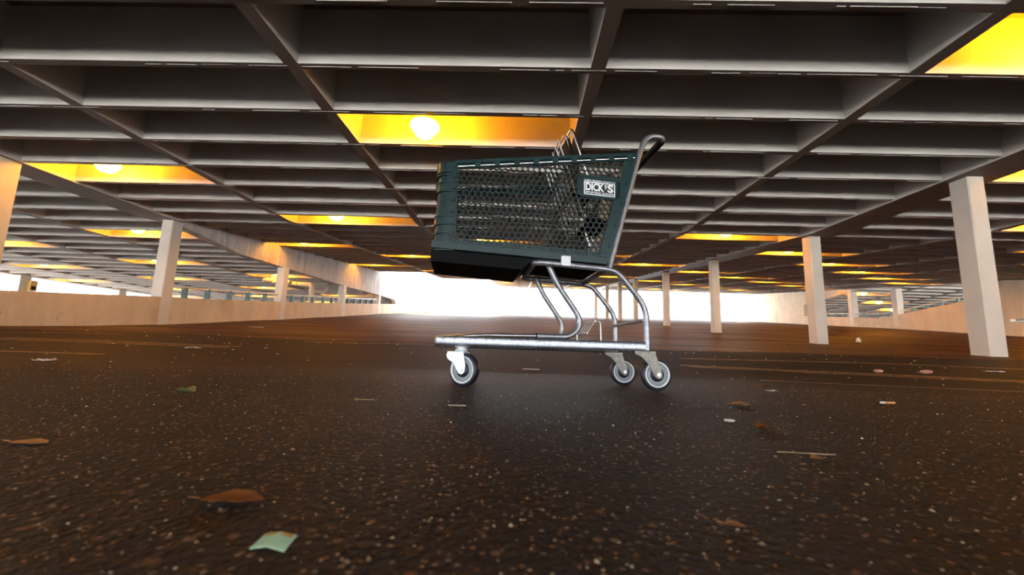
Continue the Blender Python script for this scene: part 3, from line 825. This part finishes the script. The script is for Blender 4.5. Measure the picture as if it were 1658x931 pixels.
# sign plate
def round_rect(u0, u1, w0, w1, r_, n=5):
    pts = []
    for cx, cz, a0 in ((u1-r_, w1-r_, 0), (u0+r_, w1-r_, 90), (u0+r_, w0+r_, 180), (u1-r_, w0+r_, 270)):
        for k in range(n + 1):
            a = math.radians(a0 + 90 * k / n); pts.append((cx + r_ * math.cos(a), cz + r_ * math.sin(a)))
    return pts
sh = lambda u: -(u + .24) * .055                       # the plate droops slightly to the rear
PV = lambda u, w_, d: (u, vn(u) - d, w_ + sh(u))
rr = round_rect(-.328, -.138, .800, .902, .022)
b = MB().prism(rr, lambda p: PV(p[0], p[1], -.004), lambda p: PV(p[0], p[1], .008))
for k in range(len(rr)):
    pass
plate = b.obj('sign_plate', 'green', cart)
b = MB(); ring = [PV(p[0], p[1], .0085) for p in round_rect(-.325, -.141, .803, .899, .020)]
b.tube(ring + [ring[0]], .0022, 6); b.obj('plate_rim', 'green', plate)
def panel_part(name, u0, u1, w0, w1, d0, d1, mat):
    return MB().prism([(u0, w0), (u1, w0), (u1, w1), (u0, w1)], lambda p: PV(p[0], p[1], d0), lambda p: PV(p[0], p[1], d1)).obj(name, mat, plate)
U0, U1, W0, W1 = -.300, -.163, .812, .882
panel_part('sign_white', U0, U1, W0, W1 - .011, .007, .0095, 'print')
panel_part('sign_black', U0 + .0045, U1 - .0045, W0 + .004, W1 - .0155, .0085, .0102, 'ink')
def lettering(txt, u0, u1, w0, w1, d, mat, bold=.0, name='lettering'):
    cu_ = bpy.data.curves.new('lettering', 'FONT'); cu_.body = txt; cu_.size = 1; cu_.offset = bold; cu_.resolution_u = 3
    cu_.space_character = .94
    tmp = bpy.data.objects.new('tmp', cu_); COL.objects.link(tmp)
    bpy.context.view_layer.update()
    me = bpy.data.meshes.new_from_object(tmp.evaluated_get(bpy.context.evaluated_depsgraph_get()))
    bpy.data.objects.remove(tmp); bpy.data.curves.remove(cu_)
    X = [v.co.x for v in me.vertices]; Y = [v.co.y for v in me.vertices]
    x0, x1, y0, y1 = min(X), max(X), min(Y), max(Y)
    for v in me.vertices:
        u = u0 + (v.co.x - x0) / (x1 - x0) * (u1 - u0); z = w0 + (v.co.y - y0) / (y1 - y0) * (w1 - w0)
        v.co = PV(u, z, d)
    me.materials.clear(); me.materials.append(MT[mat]); me.update()
    return link(name, me, plate)
lettering('EVERY SEASON STARTS AT', U0 + .002, U1 + .002, W1 - .0095, W1 - .001, .0088, 'print', .012)
lettering('DICK', U0 + .007, U0 + .088, W0 + .0175, W1 - .0165, .0108, 'print', .035)
lettering('S', U0 + .103, U1 - .008, W0 + .0175, W1 - .0165, .0108, 'print', .035)
lettering('SPORTING GOODS', U0 + .007, U1 - .007, W0 + .0055, W0 + .0145, .0108, 'print', .02)
# the apostrophe: a small round emblem with a flick below it
b = MB(); c0 = (U0 + .0955, W1 - .024)
b.prism([(c0[0] + .0058*math.cos(2*math.pi*k/12), c0[1] + .0058*math.sin(2*math.pi*k/12)) for k in range(12)], lambda p: PV(p[0], p[1], .0098), lambda p: PV(p[0], p[1], .0109))
b.prism([(c0[0] - .003, c0[1] - .008), (c0[0] + .005, c0[1] - .007), (c0[0] - .005, c0[1] - .017)], lambda p: PV(p[0], p[1], .0098), lambda p: PV(p[0], p[1], .0109))
b.obj('lettering', 'print', plate)
MB().prism([(c0[0] + .003*math.cos(2*math.pi*k/8) , c0[1] + .001 + .003*math.sin(2*math.pi*k/8)) for k in range(8)], lambda p: PV(p[0], p[1], .0105), lambda p: PV(p[0], p[1], .0114)).obj('emblem_dot', 'ink', plate)
# white clip on the lower edge
b = MB().prism(round_rect(-.399, -.361, .492, .534, .003, 2), lambda p: (p[0], -.020, p[1]), lambda p: (p[0], -.010, p[1])); b.obj('white_clip', 'tagw', cart)

# ------------------------------------------------------------------ litter on the asphalt
def at(x, y): return (x, y, zf(y) + undul(x, y))
def leaf_mesh(L, W, curl, lobes, seed):
    r_ = random.Random(seed); n = 12; m_ = 5; vs = []
    for i in range(n + 1):
        t = i / n; wd = W * (math.sin(math.pi * min(1, t * 1.02)) ** .7) * (1 + lobes * math.sin(t * 17 + seed))
        wd = max(wd, .0006)
        for j in range(m_):
            s = (j / (m_ - 1) - .5); z = curl * L * (abs(s) * 1.6 * math.sin(math.pi * t) + .5 * (t - .5) ** 2 * 2) + r_.uniform(-.02, .02) * L * curl + .002
            vs.append((L * (t - .5), wd * s + .02 * L * math.sin(t * 5), z))
    b = MB(); b.add(vs, [(i*m_+j, i*m_+j+1, (i+1)*m_+j+1, (i+1)*m_+j) for i in range(n) for j in range(m_-1)], 0, True)
    b.tube([(-L*.5, 0, .003 + curl*L*.25), (-L*.68, .01*L, .003 + curl*L*.4)], .0008, 5)
    return b
def leaf(x, y, L, W, rot, mat, label, curl=.15, lobes=.1, seed=1):
    o = leaf_mesh(L, W, curl, lobes, seed).obj('fallen_leaf', mat)
    o.location = at(x, y); o.rotation_euler[2] = math.radians(rot)
    return tag(o, label, 'leaf', 'fallen leaves on the asphalt')
leaf(-.263, .407, .058, .034, 6, 'leaf_brown', 'dark rust brown leaf lying flat in the near left foreground', .10, .12, 2)
leaf(-.909, 1.156, .055, .04, -10, 'leaf_green', 'curled olive green leaf left of the cart', .42, .05, 3)
leaf(.67, 1.305, .062, .03, -8, 'leaf_tan', 'tan curled leaf with upturned tip, right of the rear wheels', .22, .2, 4)
leaf(.51, .899, .045, .04, 15, 'leaf_brown', 'pointed brown leaf in front of the rear wheels, toward the right', .30, .3, 5)
leaf(.446, .655, .022, .02, 20, 'leaf_tan', 'small ochre leaf scrap near the pale straw', .30, .2, 6)
leaf(-.669, .585, .052, .03, 3, 'leaf_tan', 'flat tan leaf at the far left foreground', .05, .1, 7)
leaf(.192, .395, .020, .012, -12, 'leaf_tan', 'small pale tan leaf low in the right foreground', .15, .1, 8)
leaf(1.32, 2.32, .06, .04, 25, 'leaf_brown', 'brown crumpled leaf beside the worn stripe on the right', .3, .3, 9)
# mint coloured folded paper scrap
mp = empty('paper_scrap', at(-.177, .327), 'folded mint green paper scrap at the bottom left', 'scrap'); mp.rotation_euler[2] = math.radians(-6)
b = MB(); W_, D_ = .027, .013
vs = [(-W_*.5, -D_*.5, .001), (0, -D_*.55, .0040), (W_*.5, -D_*.5, .0015), (-W_*.42, D_*.5, .0060), (.002, D_*.45, .0085), (W_*.52, D_*.5, .0070)]
b.add(vs + [(p[0], p[1], p[2] - .0008) for p in vs], [(0,1,4,3), (1,2,5,4), (9,10,7,6), (10,11,8,7), (0,6,7,1), (1,7,8,2), (2,8,11,5), (5,11,10,4), (4,10,9,3), (3,9,6,0)])
b.obj('sheet', 'mint', mp)
b = MB(); b.add([(-.010, .0020, .0058), (-.001, .0020, .0076), (.001, .0056, .0086), (-.0098, .0060, .0068)], [(0, 1, 2, 3)]); b.add([(.003, .0030, .0078), (.012, .0030, .0062), (.0125, .0060, .0074), (.004, .0057, .0086)], [(0, 1, 2, 3)])
b.obj('printed_patch', 'ochre', mp)
bt_ = empty('cigarette_butt', at(1.291, 1.525), 'white tipped orange cigarette butt on the right asphalt', 'cigarette butt'); bt_.rotation_euler[2] = math.radians(5)
MB().tube([(-.012, 0, .0045), (.026, 0, .0045)], .004, 10).obj('filter', 'butt', bt_); MB().tube([(-.026, 0, .0045), (-.012, 0, .0045)], .004, 10).obj('paper_end', 'paper', bt_)
def stick(x, y, L, rot, r_, label, mat='twig', seed=0):
    q = random.Random(seed); b = MB()
    b.tube([(-L/2 + L*i/5, q.uniform(-.02, .02)*L, r_ + q.uniform(0, .3)*r_) for i in range(6)], r_, 6)
    o = b.obj('twig', mat); o.location = at(x, y); o.rotation_euler[2] = math.radians(rot)
    return tag(o, label, 'twig')
stick(.456, .697, .088, -4, .0009, 'thin pale straw lying near the small ochre leaf', seed=1)
stick(-.156, 1.096, .045, 5, .0022, 'short broken twig below the front wheel', seed=2)
stick(-.42, 1.16, .055, 3, .0012, 'thin pale twig left of the broken twig', seed=3)
stick(-3.9, 2.62, .5, 2, .006, 'long pale stick at the left edge behind the leaf', 'paper', seed=4)
stick(.083, 2.952, .12, 3, .003, 'thin white strip of litter under the cart', 'paper', seed=5)
def stone(x, y, s, sq, label, mat, cat='stone', name='stone_chunk', seed=1):
    bm = bmesh.new(); bmesh.ops.create_icosphere(bm, subdivisions=2, radius=s); q = random.Random(seed)
    for v in bm.verts: v.co *= q.uniform(.82, 1.12); v.co.z *= sq; v.co.x *= 1.35
    me = bpy.data.meshes.new(name); bm.to_mesh(me); bm.free(); me.materials.append(MT[mat])
    o = link(name, me); p = at(x, y); o.location = (p[0], p[1], p[2] + s * sq * .7)
    return tag(o, label, cat)
stone(2.817, 3.385, .026, .6, 'pink brick chip on the right, between the worn stripes', 'pink', seed=3)
stone(3.202, 3.402, .032, .55, 'rounded pinkish grey stone right of the brick chip', 'pink', seed=4)
stone(.485, 1.0, .009, .4, 'small flat white chip in front of the rear wheels', 'paper', 'chip', 'white_chip', 5)
stone(5.05, 2.75, .03, .5, 'white crumpled scrap at the right edge', 'paper', 'scrap', 'paper_scrap', 6)
cone_ = empty('paper_cup', at(7.355, 9.274), 'crushed white paper cup on the ramp past the second right column', 'cup')
MB().lathe([(.001, 0), (.05, 0), (.035, .07), (.012, .10), (.001, .105)], (0, 0, 0), n=12).obj('cup_body', 'paper', cone_)
def scrap(x, y, sx, sy, rot, label, seed):
    q = random.Random(seed); n = 5
    b = MB(); vs = [(sx*(i/n-.5) * q.uniform(.85, 1.1), sy*(j/n-.5) * q.uniform(.85, 1.1), .003 + q.uniform(0, .25)*sy) for i in range(n+1) for j in range(n+1)]
    b.add(vs, [(i*(n+1)+j, i*(n+1)+j+1, (i+1)*(n+1)+j+1, (i+1)*(n+1)+j) for i in range(n) for j in range(n)])
    o = b.obj('paper_scrap', 'paper'); o.location = at(x, y); o.rotation_euler[2] = math.radians(rot)
    return tag(o, label, 'scrap')
scrap(-2.872, 2.509, .11, .06, 10, 'crumpled white paper scrap on the left asphalt', 1)
scrap(-2.811, 3.579, .11, .05, 0, 'flat white paper scrap beside the left parking stripe', 2)
scrap(-4.944, 7.751, .26, .06, 0, 'long white strip of litter near the left wall', 3)
scrap(3.962, 3.617, .16, .05, 5, 'white scrap on the worn stripe at the right', 4)
scrap(1.13, 1.93, .05, .03, 0, 'black and white scrap just right of the rear wheel', 5)
# loose grit: nobody could count it
b = MB(); q = random.Random(11)
for i in range(5200):
    t = q.random(); y = .24 + 2.3 * t ** 1.25; hw = .25 + y * 1.3; x = q.uniform(-hw, hw); s = q.uniform(.0005, .0017) * (1 + .5 * (q.random() < .08)) * (1 + .25 * y)
    if -.45 < x < .75 and 1.45 < y < 2.4: continue
    z = zf(y); a = q.uniform(0, 6.28); c, d = math.cos(a) * s, math.sin(a) * s
    b.add([(x - c*1.4, y - d*1.4, z), (x + d, y - c, z), (x + c*1.4, y + d*1.4, z), (x - d, y + c, z), (x + q.uniform(-.3, .3)*s, y, z + s * .9)], [(0,1,4), (1,2,4), (2,3,4), (3,0,4)], q.choice([0, 0, 0, 0, 0, 1, 1, 2, 2, 3] if y > .8 else [0, 0, 0, 1, 2]))
tag(b.obj('loose_grit', ['grit', 'twig', 'leaf_brown', 'paper']), 'loose grit strewn over the near asphalt', 'grit', kind='stuff')
b = MB()
for i in range(170):
    y = 2.62 + 2.4 * q.random(); hw = min(5.3, .3 + y * 1.35); x = q.uniform(-hw, hw); s = q.uniform(.0012, .004) * (.6 + .35 * y); z = zf(y) + undul(x, y)
    b.add([(x - s*1.5, y - s, z), (x + s, y - s, z), (x + s*1.5, y + s, z), (x - s, y + s, z), (x, y, z + s * .8)], [(0,1,4), (1,2,4), (2,3,4), (3,0,4)])
tag(b.obj('litter_specks', 'paper'), 'tiny white specks of litter scattered behind the cart', 'litter', kind='stuff')
